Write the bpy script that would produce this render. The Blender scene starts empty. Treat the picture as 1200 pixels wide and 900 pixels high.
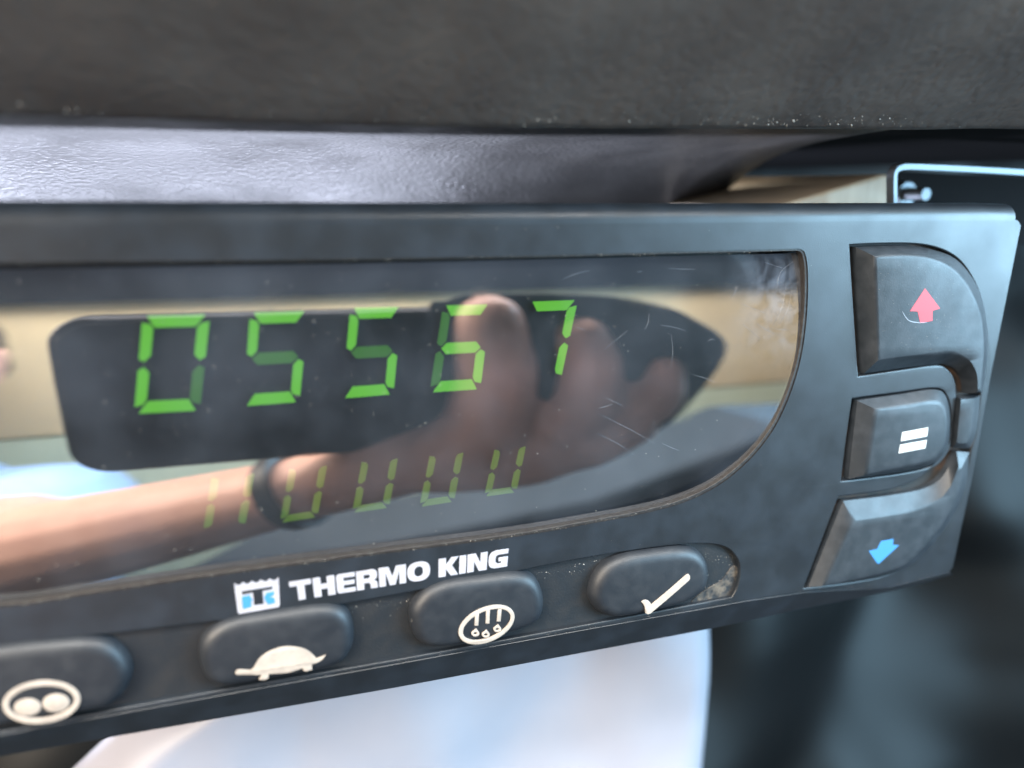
import bpy, bmesh, math, random
from mathutils import Vector, Matrix
from mathutils.noise import noise as mnoise, fractal
random.seed(7)
S = bpy.context.scene
C = S.collection
PI = math.pi

# ------------------------------------------------------------------ camera
# The controller's face is the plane Y = 0 (X along it, Z up it, -Y towards the viewer), in metres.
FPX = 850.0                                    # focal length in photo pixels (1200 wide)
H = 0.080                                      # distance of the camera from the controller's face
e1 = Vector((2725, -180, 850)).normalized()
e2 = Vector((100, 3040, 850)); e2 = (e2 - e1*e2.dot(e1)).normalized()
e3 = e1.cross(e2)
def w(d): return Vector((d.dot(e1), d.dot(e3), -d.dot(e2)))
cr, cu, cb = w(Vector((1, 0, 0))), w(Vector((0, -1, 0))), w(Vector((0, 0, -1)))
CAM = Vector((0, -H, 0))
cd = bpy.data.cameras.new('camera'); cam = bpy.data.objects.new('camera', cd); C.objects.link(cam)
cam.matrix_world = Matrix(((cr.x, cu.x, cb.x, CAM.x), (cr.y, cu.y, cb.y, CAM.y), (cr.z, cu.z, cb.z, CAM.z), (0, 0, 0, 1)))
cd.sensor_width = 36; cd.lens = FPX/1200*36
cd.clip_start = 0.002; cd.clip_end = 50
cd.dof.use_dof = True; cd.dof.aperture_fstop = 9.0
S.camera = cam

def ray(px, py): return w(Vector((px-600, py-450, FPX)).normalized())
def P(px, py, Y=0.0):
    d = ray(px, py); return CAM + d*((Y+H)/d.y)
cd.dof.focus_distance = -(cam.matrix_world.inverted() @ P(800, 560)).z

# lens: a smoked window, bulging a little towards the viewer
LY, LR = 0.0004, 0.20
LZC = (P(450, 312).z + P(450, 651).z)/2
def lens_y(z): return LY + (z-LZC)**2/(2*LR)
def RY(px, py, Y):
    """the place at depth Y (in front of the controller) that is mirrored in the lens at a photo pixel"""
    d = ray(px, py); yy = LY
    for _ in range(8):
        h = CAM + d*((yy+H)/d.y); yy = lens_y(h.z)
    n = Vector((0, -1, (h.z-LZC)/LR)).normalized()
    r = d - 2*d.dot(n)*n
    return h + r*((Y-h.y)/r.y)

# ------------------------------------------------------------------ world and lights
W = bpy.data.worlds.new("World"); S.world = W; W.use_nodes = True
W.node_tree.nodes['Background'].inputs[0].default_value = (0.62, 0.72, 0.86, 1)
W.node_tree.nodes['Background'].inputs[1].default_value = 0.16
S.view_settings.view_transform = 'Standard'; S.view_settings.look = 'None'
S.view_settings.exposure = 0.0; S.view_settings.gamma = 1

def area(name, loc, target, sx, sy, power, col):
    l = bpy.data.lights.new(name, 'AREA'); l.shape = 'RECTANGLE'; l.size = sx; l.size_y = sy
    l.energy = power; l.color = col
    o = bpy.data.objects.new(name, l); C.objects.link(o)
    o.location = loc; o.rotation_euler = (Vector(target)-Vector(loc)).to_track_quat('-Z', 'Y').to_euler()
    return o
area('side_window_light', (0.685, -0.43, 0.13), (0.05, 0, -0.01), 0.42, 0.48, 19.0, (0.45, 0.76, 1.0))
area('windscreen_light', (-0.1, 0.55, 0.62), (-0.15, -0.6, -0.15), 1.3, 0.6, 5.0, (1.0, 0.96, 0.9))
area('cab_wall_fill_light', (0.05, -0.36, 0.50), (0.0, -0.78, -0.12), 0.9, 0.3, 32.0, (1.0, 0.97, 0.92))  # unseen lamp added overhead to brighten the mirrored cab wall
area('warm_fill_light', (-0.52, -0.36, 0.22), (0.0, 0, 0.0), 0.30, 0.35, 11.5, (1.0, 0.86, 0.70))  # warm fill lamp added on the left for the key sides and fascia
area('console_fill_light', (-0.05, 0.105, -0.10), (-0.05, 0.1049, 1.0), 0.20, 0.05, 1.35, (0.74, 0.80, 1.0))  # hidden lamp added behind the sheet, aimed up to brighten the console underside

# ------------------------------------------------------------------ materials
def mat(name, col, rough=0.5, bump=0, scale=2000, col2=None, cscale=400, metal=0, spec=0.5, emit=None, estr=0,
        cut=(0.4, 0.65), voronoi=False, coat=0, rvar=0, detail=4, stretch=(1, 1, 1)):
    m = bpy.data.materials.new(name); m.use_nodes = True; nt = m.node_tree; N = nt.nodes; L = nt.links
    b = N['Principled BSDF']
    b.inputs['Base Color'].default_value = (*col, 1); b.inputs['Roughness'].default_value = rough
    b.inputs['Metallic'].default_value = metal; b.inputs['Specular IOR Level'].default_value = spec
    b.inputs['Coat Weight'].default_value = coat
    if emit: b.inputs['Emission Color'].default_value = (*emit, 1); b.inputs['Emission Strength'].default_value = estr
    g = N.new('ShaderNodeNewGeometry'); mp = N.new('ShaderNodeMapping'); mp.inputs['Scale'].default_value = stretch
    L.new(g.outputs['Position'], mp.inputs['Vector'])
    if col2:
        n = N.new('ShaderNodeTexNoise'); n.inputs['Scale'].default_value = cscale; n.inputs['Detail'].default_value = detail
        L.new(mp.outputs[0], n.inputs['Vector'])
        r = N.new('ShaderNodeValToRGB'); r.color_ramp.elements[0].position = cut[0]; r.color_ramp.elements[1].position = cut[1]
        r.color_ramp.elements[0].color = (*col, 1); r.color_ramp.elements[1].color = (*col2, 1)
        L.new(n.outputs['Fac'], r.inputs[0]); L.new(r.outputs[0], b.inputs['Base Color'])
    if rvar:
        n2 = N.new('ShaderNodeTexNoise'); n2.inputs['Scale'].default_value = cscale*0.6; n2.inputs['Detail'].default_value = 6
        L.new(mp.outputs[0], n2.inputs['Vector'])
        mr = N.new('ShaderNodeMapRange'); mr.inputs[1].default_value = 0.3; mr.inputs[2].default_value = 0.7
        mr.inputs[3].default_value = rough-rvar; mr.inputs[4].default_value = rough+rvar
        L.new(n2.outputs['Fac'], mr.inputs[0]); L.new(mr.outputs[0], b.inputs['Roughness'])
    if bump:
        if voronoi:
            t = N.new('ShaderNodeTexVoronoi'); t.inputs['Scale'].default_value = scale; o = t.outputs['Distance']
            t.feature = 'SMOOTH_F1'
            wn = N.new('ShaderNodeTexNoise'); wn.inputs['Scale'].default_value = scale*0.45; wn.inputs['Detail'].default_value = 3
            L.new(mp.outputs[0], wn.inputs['Vector'])
            va = N.new('ShaderNodeVectorMath'); va.operation = 'MULTIPLY_ADD'
            L.new(wn.outputs['Color'], va.inputs[0]); va.inputs[1].default_value = (1.6/scale,)*3; L.new(mp.outputs[0], va.inputs[2])
            L.new(va.outputs[0], t.inputs['Vector'])
        else:
            t = N.new('ShaderNodeTexNoise'); t.inputs['Scale'].default_value = scale; o = t.outputs['Fac']; t.inputs['Detail'].default_value = 3
            L.new(mp.outputs[0], t.inputs['Vector'])
        bp = N.new('ShaderNodeBump'); bp.inputs['Strength'].default_value = 1; bp.inputs['Distance'].default_value = bump
        L.new(o, bp.inputs['Height']); L.new(bp.outputs[0], b.inputs['Normal'])
    return m

M_body = mat('satin_plastic', (0.011, 0.014, 0.018), 0.38, 1.2e-5, 5500, (0.016, 0.021, 0.028), 220, rvar=0.05)
M_key = mat('rubber_key', (0.014, 0.019, 0.025), 0.48, 1.5e-5, 5000, (0.024, 0.030, 0.038), 500, rvar=0.06)
M_btn = mat('rubber_button', (0.011, 0.014, 0.019), 0.50, 1.2e-5, 5000, (0.017, 0.020, 0.025), 600, rvar=0.05)
M_floor = mat('grimy_recess', (0.010, 0.013, 0.017), 0.5, 3e-5, 3000, (0.017, 0.018, 0.020), 420, cut=(0.42, 0.75), detail=8)
M_black = mat('matt_black', (0.006, 0.006, 0.007), 0.85, spec=0.1)
M_gap = mat('dark_gap', (0.012, 0.012, 0.012), 0.7, 3e-5, 2500, (0.06, 0.032, 0.018), 350, cut=(0.5, 0.75))
M_ring = mat('grimy_seal', (0.010, 0.007, 0.006), 0.55, 5e-5, 2600, (0.030, 0.027, 0.024), 1500, cut=(0.38, 0.80), detail=8)
M_white = mat('white_print', (0.37, 0.365, 0.40), 0.6, 2e-5, 4000, (0.31, 0.305, 0.34), 900)
M_cream = mat('cream_print', (0.38, 0.33, 0.285), 0.55, 2e-5, 4000, (0.32, 0.28, 0.245), 900)
M_pale = mat('pale_print', (0.52, 0.55, 0.54), 0.5)
M_red = mat('red_print', (0.44, 0.040, 0.055), 0.5)
M_blue = mat('blue_print', (0.04, 0.20, 0.45), 0.5)
M_display = mat('display_back', (0.006, 0.007, 0.009), 0.6)
M_seg = mat('lit_segment', (0, 0, 0), 0.5, emit=(0.16, 0.64, 0.03), estr=1.45)
M_dim = mat('dim_segment', (0, 0, 0), 0.5, emit=(0.13, 0.55, 0.05), estr=0.50)
M_seg2 = mat('lower_segment', (0, 0, 0), 0.5, emit=(0.30, 0.60, 0.03), estr=0.46)
M_steel = mat('zinc_steel', (0.17, 0.19, 0.21), 0.55, 1e-5, 900, metal=1)
M_tan = mat('tan_board', (0.42, 0.35, 0.26), 0.6, 5e-5, 600, (0.32, 0.27, 0.20), 60, stretch=(3, 0.4, 0.6))
M_paper = mat('white_sheet', (0.345, 0.34, 0.39), 0.5, 0, 30, (0.31, 0.31, 0.36), 30)
M_fabric = mat('dark_cover', (0.004, 0.0045, 0.005), 0.46, spec=0.14)
M_console = mat('grained_vinyl', (0.040, 0.038, 0.037), 0.40, 1.1e-4, 1500, (0.055, 0.052, 0.05), 130, voronoi=True, rvar=0.11)
M_lip = mat('worn_vinyl', (0.072, 0.058, 0.052), 0.55, 9e-5, 800, (0.12, 0.10, 0.088), 60, voronoi=True, cut=(0.35, 0.7))
M_wall = mat('beige_panel', (0.64, 0.51, 0.30), 0.6, 0, 10, (0.58, 0.46, 0.28), 9)
M_green = mat('pale_green_panel', (0.55, 0.60, 0.44), 0.6)
M_head = mat('dark_liner', (0.006, 0.008, 0.013), 0.8, spec=0.2)
M_seat = mat('slate_cloth', (0.030, 0.042, 0.055), 0.8, 2e-4, 900)
M_phone = mat('phone_glass', (0.022, 0.024, 0.034), 0.55, spec=0.2)
M_rim = mat('phone_rim', (0.05, 0.05, 0.055), 0.5, metal=1)
M_skin = mat('skin', (0.58, 0.32, 0.24), 0.5, 1e-4, 500, (0.64, 0.37, 0.28), 60)
M_shirt = mat('blue_cloth', (0.30, 0.48, 0.80), 0.8, 2e-4, 700)
M_hair = mat('hair', (0.06, 0.045, 0.035), 0.6, 3e-4, 600)
M_band = mat('black_strap', (0.02, 0.02, 0.022), 0.5)
M_dust = mat('pale_dust', (0.34, 0.32, 0.29), 0.8)

def lens_mat():
    m = bpy.data.materials.new('smoked_window'); m.use_nodes = True; nt = m.node_tree; N = nt.nodes; L = nt.links
    N.remove(N['Principled BSDF']); out = N['Material Output']
    t = N.new('ShaderNodeBsdfTransparent'); t.inputs[0].default_value = (0.82, 0.86, 0.84, 1)
    g = N.new('ShaderNodeBsdfGlossy'); g.inputs['Color'].default_value = (0.97, 0.97, 1, 1); g.inputs['Roughness'].default_value = 0.0
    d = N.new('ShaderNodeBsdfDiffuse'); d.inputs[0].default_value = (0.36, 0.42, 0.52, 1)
    mx = N.new('ShaderNodeMixShader'); mx.inputs[0].default_value = 0.42
    L.new(t.outputs[0], mx.inputs[1]); L.new(g.outputs[0], mx.inputs[2])
    geo = N.new('ShaderNodeNewGeometry'); n = N.new('ShaderNodeTexNoise'); n.inputs['Scale'].default_value = 90; n.inputs['Detail'].default_value = 9
    L.new(geo.outputs['Position'], n.inputs['Vector'])
    mr = N.new('ShaderNodeMapRange'); mr.inputs[1].default_value = 0.35; mr.inputs[2].default_value = 0.75; mr.inputs[3].default_value = 0.008; mr.inputs[4].default_value = 0.055
    L.new(n.outputs['Fac'], mr.inputs[0])
    # worn corner at the right end; side window's bluish reflection painted in as haze
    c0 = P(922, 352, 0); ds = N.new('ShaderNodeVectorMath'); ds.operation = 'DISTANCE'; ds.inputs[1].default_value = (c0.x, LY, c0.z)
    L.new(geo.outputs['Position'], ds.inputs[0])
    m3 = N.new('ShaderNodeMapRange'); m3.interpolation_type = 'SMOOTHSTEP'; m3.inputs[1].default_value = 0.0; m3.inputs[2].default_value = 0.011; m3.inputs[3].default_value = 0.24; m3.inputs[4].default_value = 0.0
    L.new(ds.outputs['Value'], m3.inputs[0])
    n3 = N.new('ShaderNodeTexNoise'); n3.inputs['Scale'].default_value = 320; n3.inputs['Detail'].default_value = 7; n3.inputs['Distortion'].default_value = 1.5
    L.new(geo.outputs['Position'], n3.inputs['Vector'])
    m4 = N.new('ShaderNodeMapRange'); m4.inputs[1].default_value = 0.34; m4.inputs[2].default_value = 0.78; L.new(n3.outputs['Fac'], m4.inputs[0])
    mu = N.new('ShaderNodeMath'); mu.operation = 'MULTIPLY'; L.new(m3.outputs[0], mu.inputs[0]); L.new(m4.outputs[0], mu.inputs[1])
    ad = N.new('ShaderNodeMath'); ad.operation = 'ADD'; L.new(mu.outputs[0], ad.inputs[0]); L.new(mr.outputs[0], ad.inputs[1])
    rr = N.new('ShaderNodeMapRange'); rr.inputs[1].default_value = 0.48; rr.inputs[2].default_value = 0.75; rr.inputs[4].default_value = 0.09
    n4 = N.new('ShaderNodeTexNoise'); n4.inputs['Scale'].default_value = 55; n4.inputs['Detail'].default_value = 4; n4.inputs['Distortion'].default_value = 2
    L.new(geo.outputs['Position'], n4.inputs['Vector']); L.new(n4.outputs['Fac'], rr.inputs[0]); L.new(rr.outputs[0], g.inputs['Roughness'])
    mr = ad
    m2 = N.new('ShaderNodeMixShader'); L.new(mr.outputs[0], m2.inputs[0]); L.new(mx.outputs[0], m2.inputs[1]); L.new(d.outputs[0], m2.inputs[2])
    L.new(m2.outputs[0], out.inputs[0]); return m
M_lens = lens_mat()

# ------------------------------------------------------------------ helpers
def link(name, me, m, parent=None):
    o = bpy.data.objects.new(name, me); C.objects.link(o)
    for mm in (m if isinstance(m, (list, tuple)) else [m]):
        if mm: me.materials.append(mm)
    if parent: o.parent = parent
    return o
def tag(o, label=None, cat=None, group=None, kind=None):
    if label: o['label'] = label
    if cat: o['category'] = cat
    if group: o['group'] = group
    if kind: o['kind'] = kind
    return o
def empty(name, label, cat, group=None):
    o = bpy.data.objects.new(name, None); C.objects.link(o); o.empty_display_size = 0.01
    return tag(o, label, cat, group)
def from_bm(name, bm, m, parent=None, smooth=40):
    bmesh.ops.recalc_face_normals(bm, faces=bm.faces)
    if smooth:
        for f in bm.faces: f.smooth = True
        for e in bm.edges:
            if len(e.link_faces) == 2 and e.calc_face_angle(0) > math.radians(smooth): e.smooth = False
    me = bpy.data.meshes.new(name); bm.to_mesh(me); bm.free()
    return link(name, me, m, parent)
def crom(pts, n=6, closed=True):
    """smooth curve through points; a point given as (x, y, 0) is a sharp corner"""
    out = []; k = len(pts)
    for i in range(k if closed else k-1):
        p1 = pts[i]; p2 = pts[(i+1) % k]
        p0 = pts[i-1] if (closed or i > 0) else p1
        p3 = pts[(i+2) % k] if (closed or i+2 < k) else p2
        if len(p1) > 2: p0 = p1
        if len(p2) > 2: p3 = p2
        for j in range(n):
            t = j/n
            q = [0.5*((2*b) + (-a+c)*t + (2*a-5*b+4*c-d)*t*t + (-a+3*b-3*c+d)*t**3) for a, b, c, d in zip(p0[:2], p1[:2], p2[:2], p3[:2])]
            out.append(tuple(q))
    if not closed: out.append(tuple(pts[-1][:2]))
    return out
def sarea(p): return sum(p[i-1][0]*p[i][1]-p[i][0]*p[i-1][1] for i in range(len(p)))/2
def plate(name, outers, holes, y0, thick, bev, m, parent=None, yref=None, smooth=35, res=3, world=False):
    """a flat slab whose outline is given in photo pixels read on the plane yref, front face at y0"""
    yref = y0 if yref is None else yref
    cu_ = bpy.data.curves.new(name, 'CURVE'); cu_.dimensions = '2D'; cu_.fill_mode = 'BOTH'
    cu_.bevel_depth = bev; cu_.bevel_resolution = res; cu_.offset = -bev; cu_.extrude = max(thick/2-bev, 1e-6)
    for k, poly in enumerate(list(outers)+list(holes)):
        q = [(a, b) for a, b in poly] if world else [(P(a, b, yref).x, P(a, b, yref).z) for a, b in poly]
        ccw = sarea(q) > 0
        if ccw != (k < len(outers)): q.reverse()
        s = cu_.splines.new('POLY'); s.points.add(len(q)-1); s.use_cyclic_u = True
        for pt, (a, b) in zip(s.points, q): pt.co = (a*100, b*100, 0, 1)
    cu_.bevel_depth *= 100; cu_.offset *= 100; cu_.extrude *= 100
    tmp = bpy.data.objects.new('tmp', cu_); C.objects.link(tmp)
    me = bpy.data.meshes.new_from_object(tmp.evaluated_get(bpy.context.evaluated_depsgraph_get()))
    bpy.data.objects.remove(tmp); bpy.data.curves.remove(cu_)
    me.materials.clear()
    yc = y0 + thick/2
    for v in me.vertices:
        x, y, z = v.co; v.co = (x/100, yc - z/100, y/100)
    bm = bmesh.new(); bm.from_mesh(me); bpy.data.meshes.remove(me)
    bmesh.ops.remove_doubles(bm, verts=bm.verts, dist=1e-7)
    o = from_bm(name, bm, m, parent, smooth)
    wn = o.modifiers.new('normals', 'WEIGHTED_NORMAL'); wn.keep_sharp = True; wn.weight = 60
    return o
def frustum(name, outer, yo, inner, yi, m, parent, n=6, edge=0.42, slope_m=None):
    """a raised key: base outline (pixels on plane yo) rising to a top outline (pixels on plane yi) with a softened edge"""
    a = [P(x, y, yo) for x, y in crom(outer, n)]; b = [P(x, y, yi) for x, y in crom(inner, n)]
    cen = sum((p for p in b), Vector())/len(b)
    bm = bmesh.new(); rings = []
    low = [Vector((p.x, yo+0.0012, p.z)) for p in a]
    e = edge*1e-3
    def toward(p, c, d):
        v = c-p; return p + v*(d/max(v.length, 1e-6))
    bl = [toward(p, q, e) for p, q in zip(b, a)]                 # just below the rim
    bi = [toward(p, cen, e) for p in b]                           # just inside the rim
    bmid = [(p*0.5 + (q+r)*0.25) for p, q, r in zip(b, bl, bi)]
    for ring in (low, a, bl, bmid, bi): rings.append([bm.verts.new(p) for p in ring])
    k = len(a)
    for r0, r1 in zip(rings, rings[1:]):
        for i in range(k): bm.faces.new((r0[i], r0[(i+1) % k], r1[(i+1) % k], r1[i]))
    from mathutils.geometry import tessellate_polygon
    for t in tessellate_polygon([[v.co for v in rings[-1]]]):
        try: bm.faces.new([rings[-1][i] for i in t])
        except ValueError: pass
    return from_bm(name, bm, m, parent, 35)
def quad(tl, tr, br, bl):
    def f(u, v): return tuple((tl[i]*(1-u)+tr[i]*u)*(1-v) + (bl[i]*(1-u)+br[i]*u)*v for i in (0, 1))
    return f
def ell(cx, cy, a, b, rot, n=40):
    c, s = math.cos(math.radians(rot)), math.sin(math.radians(rot))
    return [(cx+a*math.cos(t)*c+b*math.sin(t)*s, cy-a*math.cos(t)*s+b*math.sin(t)*c) for t in [2*PI*i/n for i in range(n)]]
def box_bm(bm, x0, x1, y0, y1, z0, z1):
    vs = [bm.verts.new((x, y, z)) for x in (x0, x1) for y in (y0, y1) for z in (z0, z1)]
    for f in ((0, 1, 3, 2), (4, 6, 7, 5), (0, 4, 5, 1), (2, 3, 7, 6), (0, 2, 6, 4), (1, 5, 7, 3)): bm.faces.new([vs[i] for i in f])
def box(name, x0, x1, y0, y1, z0, z1, m, parent=None, bev=0.0):
    bm = bmesh.new(); box_bm(bm, x0, x1, y0, y1, z0, z1)
    if bev: bmesh.ops.bevel(bm, geom=bm.edges[:], offset=bev, segments=3, affect='EDGES', profile=0.5)
    return from_bm(name, bm, m, parent)

# ================================================================== THE CONTROLLER
ctrl = empty('temperature_controller', 'black cab temperature controller with a smoked display window, green digits and rubber keys', 'controller')

# outlines in photo pixels on the face
ring_out = [(-260, 312, 0), (0, 306), (300, 303), (600, 298.5), (800, 293.5), (936, 290.3, 0), (943.5, 295), (947, 312), (947.5, 340), (946, 372),
            (941.5, 408), (934, 440), (921, 476), (904, 508), (878, 540), (842, 569.5), (800, 590), (752, 603), (700, 613), (600, 630.5), (445, 650.5),
            (265, 674.5), (112, 697), (55, 706.5), (0, 713), (-260, 728, 0)]
def inset(pts, d):
    out = []; k = len(pts); sg = 1 if sarea([p[:2] for p in pts]) > 0 else -1
    for i in range(k):
        a, b, c = Vector(pts[i-1][:2]), Vector(pts[i][:2]), Vector(pts[(i+1) % k][:2])
        t1, t2 = (b-a).normalized(), (c-b).normalized()
        n1, n2 = Vector((-t1.y, t1.x))*sg, Vector((-t2.y, t2.x))*sg
        nn = (n1+n2).normalized(); s = d/max(0.4, nn.dot(n1))
        out.append((b.x+nn.x*s, b.y+nn.y*s, *pts[i][2:]))
    return out
recess = [(-240, 795), (0, 757), (130, 743), (265, 727), (385, 711), (500, 690.5), (600, 671), (693, 653), (780, 640), (828, 637.5), (853, 643),
          (865, 657), (867, 672), (864, 688), (858, 700, 0), (680, 733.5), (460, 774), (258, 809), (0, 857), (-240, 903, 0)]
keyhole = [(996, 287, 0), (1060, 285.5), (1096, 290), (1123, 304), (1142, 331), (1152.5, 363), (1156.5, 400), (1154, 435), (1149, 461), (1147, 482), (1143, 510),
           (1138, 527), (1132, 560), (1123, 590), (1104, 621), (1082, 647), (1058, 666), (1017, 679.5), (942, 689.5, 0), (983, 582, 0),
           (1020, 578), (1050, 572), (1072, 563), (1091, 549), (1105, 531), (1113, 513), (1118, 490), (1121, 462), (1119, 445), (1111, 433), (1098, 428), (1060, 433), (1006, 441, 0)]
equals_hole = [(999, 467, 0), (1055, 460), (1094, 455), (1109, 462.5), (1115, 488), (1113, 519), (1104.5, 536.5), (1089, 547.5), (1050, 556), (986, 564, 0), (992, 515)]
face_bot = [(1113, 671), (1043, 689), (950, 693.5), (880, 703.5), (680, 739), (460, 779), (258, 815), (0, 862), (-260, 912)]
face_out = [(-260, 263), (0, 263), (450, 262), (900, 258.5), (1186, 255.5), (1194, 258), (1197.5, 264), (1163, 435), (1140, 560), (1117, 665)] + face_bot
FT = 0.0016
plate('housing', [face_out], [crom(inset(ring_out, -1.0), 4), crom(recess, 4), crom(keyhole, 4), crom(equals_hole, 4)], 0, FT, 0.00022, M_body, ctrl)
# body behind the face: rounded top, bevelled bottom, right side
bm = bmesh.new()
top_px = [(-260, 263), (0, 263), (450, 262), (900, 258.5), (1186, 255.5), (1194, 258)]
RT = 0.0023
cols = []
xs = [(-260+(1190+260)*i/40) for i in range(41)]
def interp(tab, x):
    for (a, ya), (b, yb) in zip(tab, tab[1:]):
        if a <= x <= b: return ya+(yb-ya)*(x-a)/(b-a)
    return tab[-1][1]
bt = sorted(face_bot)
low_px = [(-260, 938), (0, 887), (460, 807), (680, 766), (837, 736.5), (940, 714), (1043, 694), (1114, 675), (1116, 674)]
for x in xs:
    a = P(x, interp(top_px, x), 0)
    prof = [Vector((a.x, 0.0005, a.z))]
    for j in range(0, 9):
        t = j/8*PI/2
        prof.append(Vector((a.x, RT-RT*math.cos(t)+0.0000, a.z - 0.0002 + RT*math.sin(t))))
    prof.append(Vector((a.x, 0.024, a.z-0.0002+RT-0.0006)))
    cols.append([bm.verts.new(p) for p in prof])
for c0, c1 in zip(cols, cols[1:]):
    for j in range(len(c0)-1): bm.faces.new((c0[j], c1[j], c1[j+1], c0[j+1]))
# bottom bevel
rows = []
for i in range(41):
    x = -260+(1113+260)*i/40
    a = P(x, interp(bt, x), 0.0); a2 = Vector((a.x, 0.0003, a.z+0.0001))
    yb = 0.0020
    xe = x+3*(i/40)
    b_ = P(xe, interp(low_px, xe)-0.6, yb)
    b2 = Vector((b_.x, yb+0.0006, b_.z+0.0002)); c_ = Vector((b_.x, 0.024, b_.z+0.003))
    mid = (a+b_)/2
    rows.append([bm.verts.new(p) for p in (a2, a.lerp(b_, 0.02)+Vector((0, .00003, 0)), mid, b_, b2, c_)])
for c0, c1 in zip(rows, rows[1:]):
    for j in range(5): bm.faces.new((c0[j], c0[j+1], c1[j+1], c1[j]))
# right side wall
side = []
for x, y in [(1190, 256), (1194, 258), (1197.5, 264), (1163, 435), (1140, 560), (1117, 665), (1113, 671)]:
    a = P(x, y, 0); side.append([bm.verts.new((a.x-0.0002, 0.0006, a.z)), bm.verts.new((a.x-0.0003, 0.024, a.z))])
for c0, c1 in zip(side, side[1:]): bm.faces.new((c0[0], c1[0], c1[1], c0[1]))
# back
bk = [c[-1].co.copy() for c in cols] + [s_[1].co.copy() for s_ in side[1:]] + [r[-1].co.copy() for r in reversed(rows)]
bv = [bm.verts.new(p) for p in bk]
f = bm.faces.new(bv); bmesh.ops.triangulate(bm, faces=[f])
from_bm('rear_case', bm, M_body, ctrl)

# floors behind the openings
plate('window_seal', [crom(inset(ring_out, -3), 4)], [crom(inset(ring_out, 4.0), 4)], 0.00012, 0.0010, 0.0001, M_ring, ctrl, yref=0)
plate('key_tray', [crom(inset(recess, -4), 4)], [], 0.0007, 0.0006, 0.00005, M_floor, ctrl, yref=0)
plate('key_bed', [crom(inset(equals_hole, -1.5), 4)], [], 0.0011, 0.0006, 0.00005, M_gap, ctrl, yref=0)
plate('key_bed', [crom(inset(keyhole, -1.5), 4)], [], 0.0011, 0.0006, 0.00005, M_gap, ctrl, yref=0)

# lens
def lens_top(x): return interp([(-262, 322), (0, 315), (400, 309), (700, 302.5), (940, 296.5), (960, 296)], x)
lb = crom([(-258, 727), (0, 711), (55, 705), (112, 695.5), (265, 673), (445, 649), (600, 629), (700, 611.5), (752, 601.5), (799, 588), (840, 567.5), (875, 538.5),
           (901, 507), (918, 475), (931, 439), (938.5, 408), (943, 372), (944.5, 340), (944, 312), (941, 297.5)], 6, closed=False)
bm = bmesh.new(); cols = []
# finer columns near the right end, following the outline points
for i, (x, y) in enumerate(lb):
    t = P(min(x, 941), lens_top(x), lens_y(P(x, lens_top(x), 0).z)); b_ = P(x, y, lens_y(P(x, y, 0).z))
    NR = 26; col = []
    for j in range(NR+1):
        p = b_.lerp(t, j/NR); col.append(bm.verts.new((p.x, lens_y(p.z), p.z)))
    cols.append(col)
for c0, c1 in zip(cols, cols[1:]):
    for j in range(len(c0)-1): bm.faces.new((c0[j], c1[j], c1[j+1], c0[j+1]))
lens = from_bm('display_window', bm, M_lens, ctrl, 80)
if lens.data.polygons[0].normal.y > 0: lens.data.flip_normals()
lens.data.normals_split_custom_set_from_vertices([Vector((0, -1, (v.co.z-LZC)/LR)).normalized() for v in lens.data.vertices])
plate('display_board', [crom(inset(ring_out, -2), 4)], [], 0.0042, 0.001, 0.0001, M_display, ctrl, yref=0)

# seven-segment digits, seen through the window
DY = 0.0036
def seg_polys(q, W_=0.17, T_=0.13, g=0.02):
    """q maps the unit cell to pixels; the seven bars, in the order a b c d e f g"""
    def bar_h(v0, v1, u0, u1, sh): return [q(u0, v0), q(u1, v0), q(u1-sh, v1), q(u0+sh, v1)]
    w_, t = W_, T_
    a = [q(0.05+g, 0), q(0.95-g, 0), q(1-w_-g, t*0.9), q(w_+g, t*0.9)]
    d = [q(0.05+g, 1), q(0.95-g, 1), q(1-w_-g, 1-t*0.9), q(w_+g, 1-t*0.9)]
    f = [q(0, 0.07), q(w_*0.75, 0.09), q(w_, 0.14), q(w_, 0.41), q(w_*0.5, 0.47), q(0, 0.44)]
    e = [q(0, 1-0.07), q(w_*0.75, 1-0.09), q(w_, 1-0.14), q(w_, 0.59), q(w_*0.5, 0.53), q(0, 0.56)]
    b = [q(1, 0.07), q(1-w_*0.75, 0.09), q(1-w_, 0.14), q(1-w_, 0.41), q(1-w_*0.5, 0.47), q(1, 0.44)]
    c = [q(1, 1-0.07), q(1-w_*0.75, 1-0.09), q(1-w_, 1-0.14), q(1-w_, 0.59), q(1-w_*0.5, 0.53), q(1, 0.56)]
    gg = [q(0.10, 0.5), q(w_+0.03, 0.5-t*0.48), q(1-w_-0.03, 0.5-t*0.48), q(0.90, 0.5), q(1-w_-0.03, 0.5+t*0.48), q(w_+0.03, 0.5+t*0.48)]
    return dict(a=a, b=b, c=c, d=d, e=e, f=f, g=gg)
def digit(tl, tr, br, bl, lit, dim, m, md, w_=0.17, t_=0.13):
    sp = seg_polys(quad(tl, tr, br, bl), w_, t_)
    bm = bmesh.new()
    for k in lit+dim:
        q = [P(x, y, DY) for x, y in sp[k]]
        fr = [bm.verts.new(p) for p in q]; bk = [bm.verts.new(p+Vector((0, 0.0003, 0))) for p in q]
        fs = [bm.faces.new(fr), bm.faces.new(bk)]
        for i in range(len(q)): fs.append(bm.faces.new((fr[i], fr[(i+1) % len(q)], bk[(i+1) % len(q)], bk[i])))
        for f in fs: f.material_index = 1 if k in dim else 0
    return from_bm('digit', bm, [m, md], ctrl, 0)
digit((167, 371), (246, 369), (234, 481), (157, 485), 'abdef', 'c', M_seg, M_dim)['label'] = 'large green digit 0'
digit((293, 367), (361, 365), (351, 471), (285, 476), 'afcd', 'g', M_seg, M_dim)['label'] = 'large green digit 5, left one'
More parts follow.
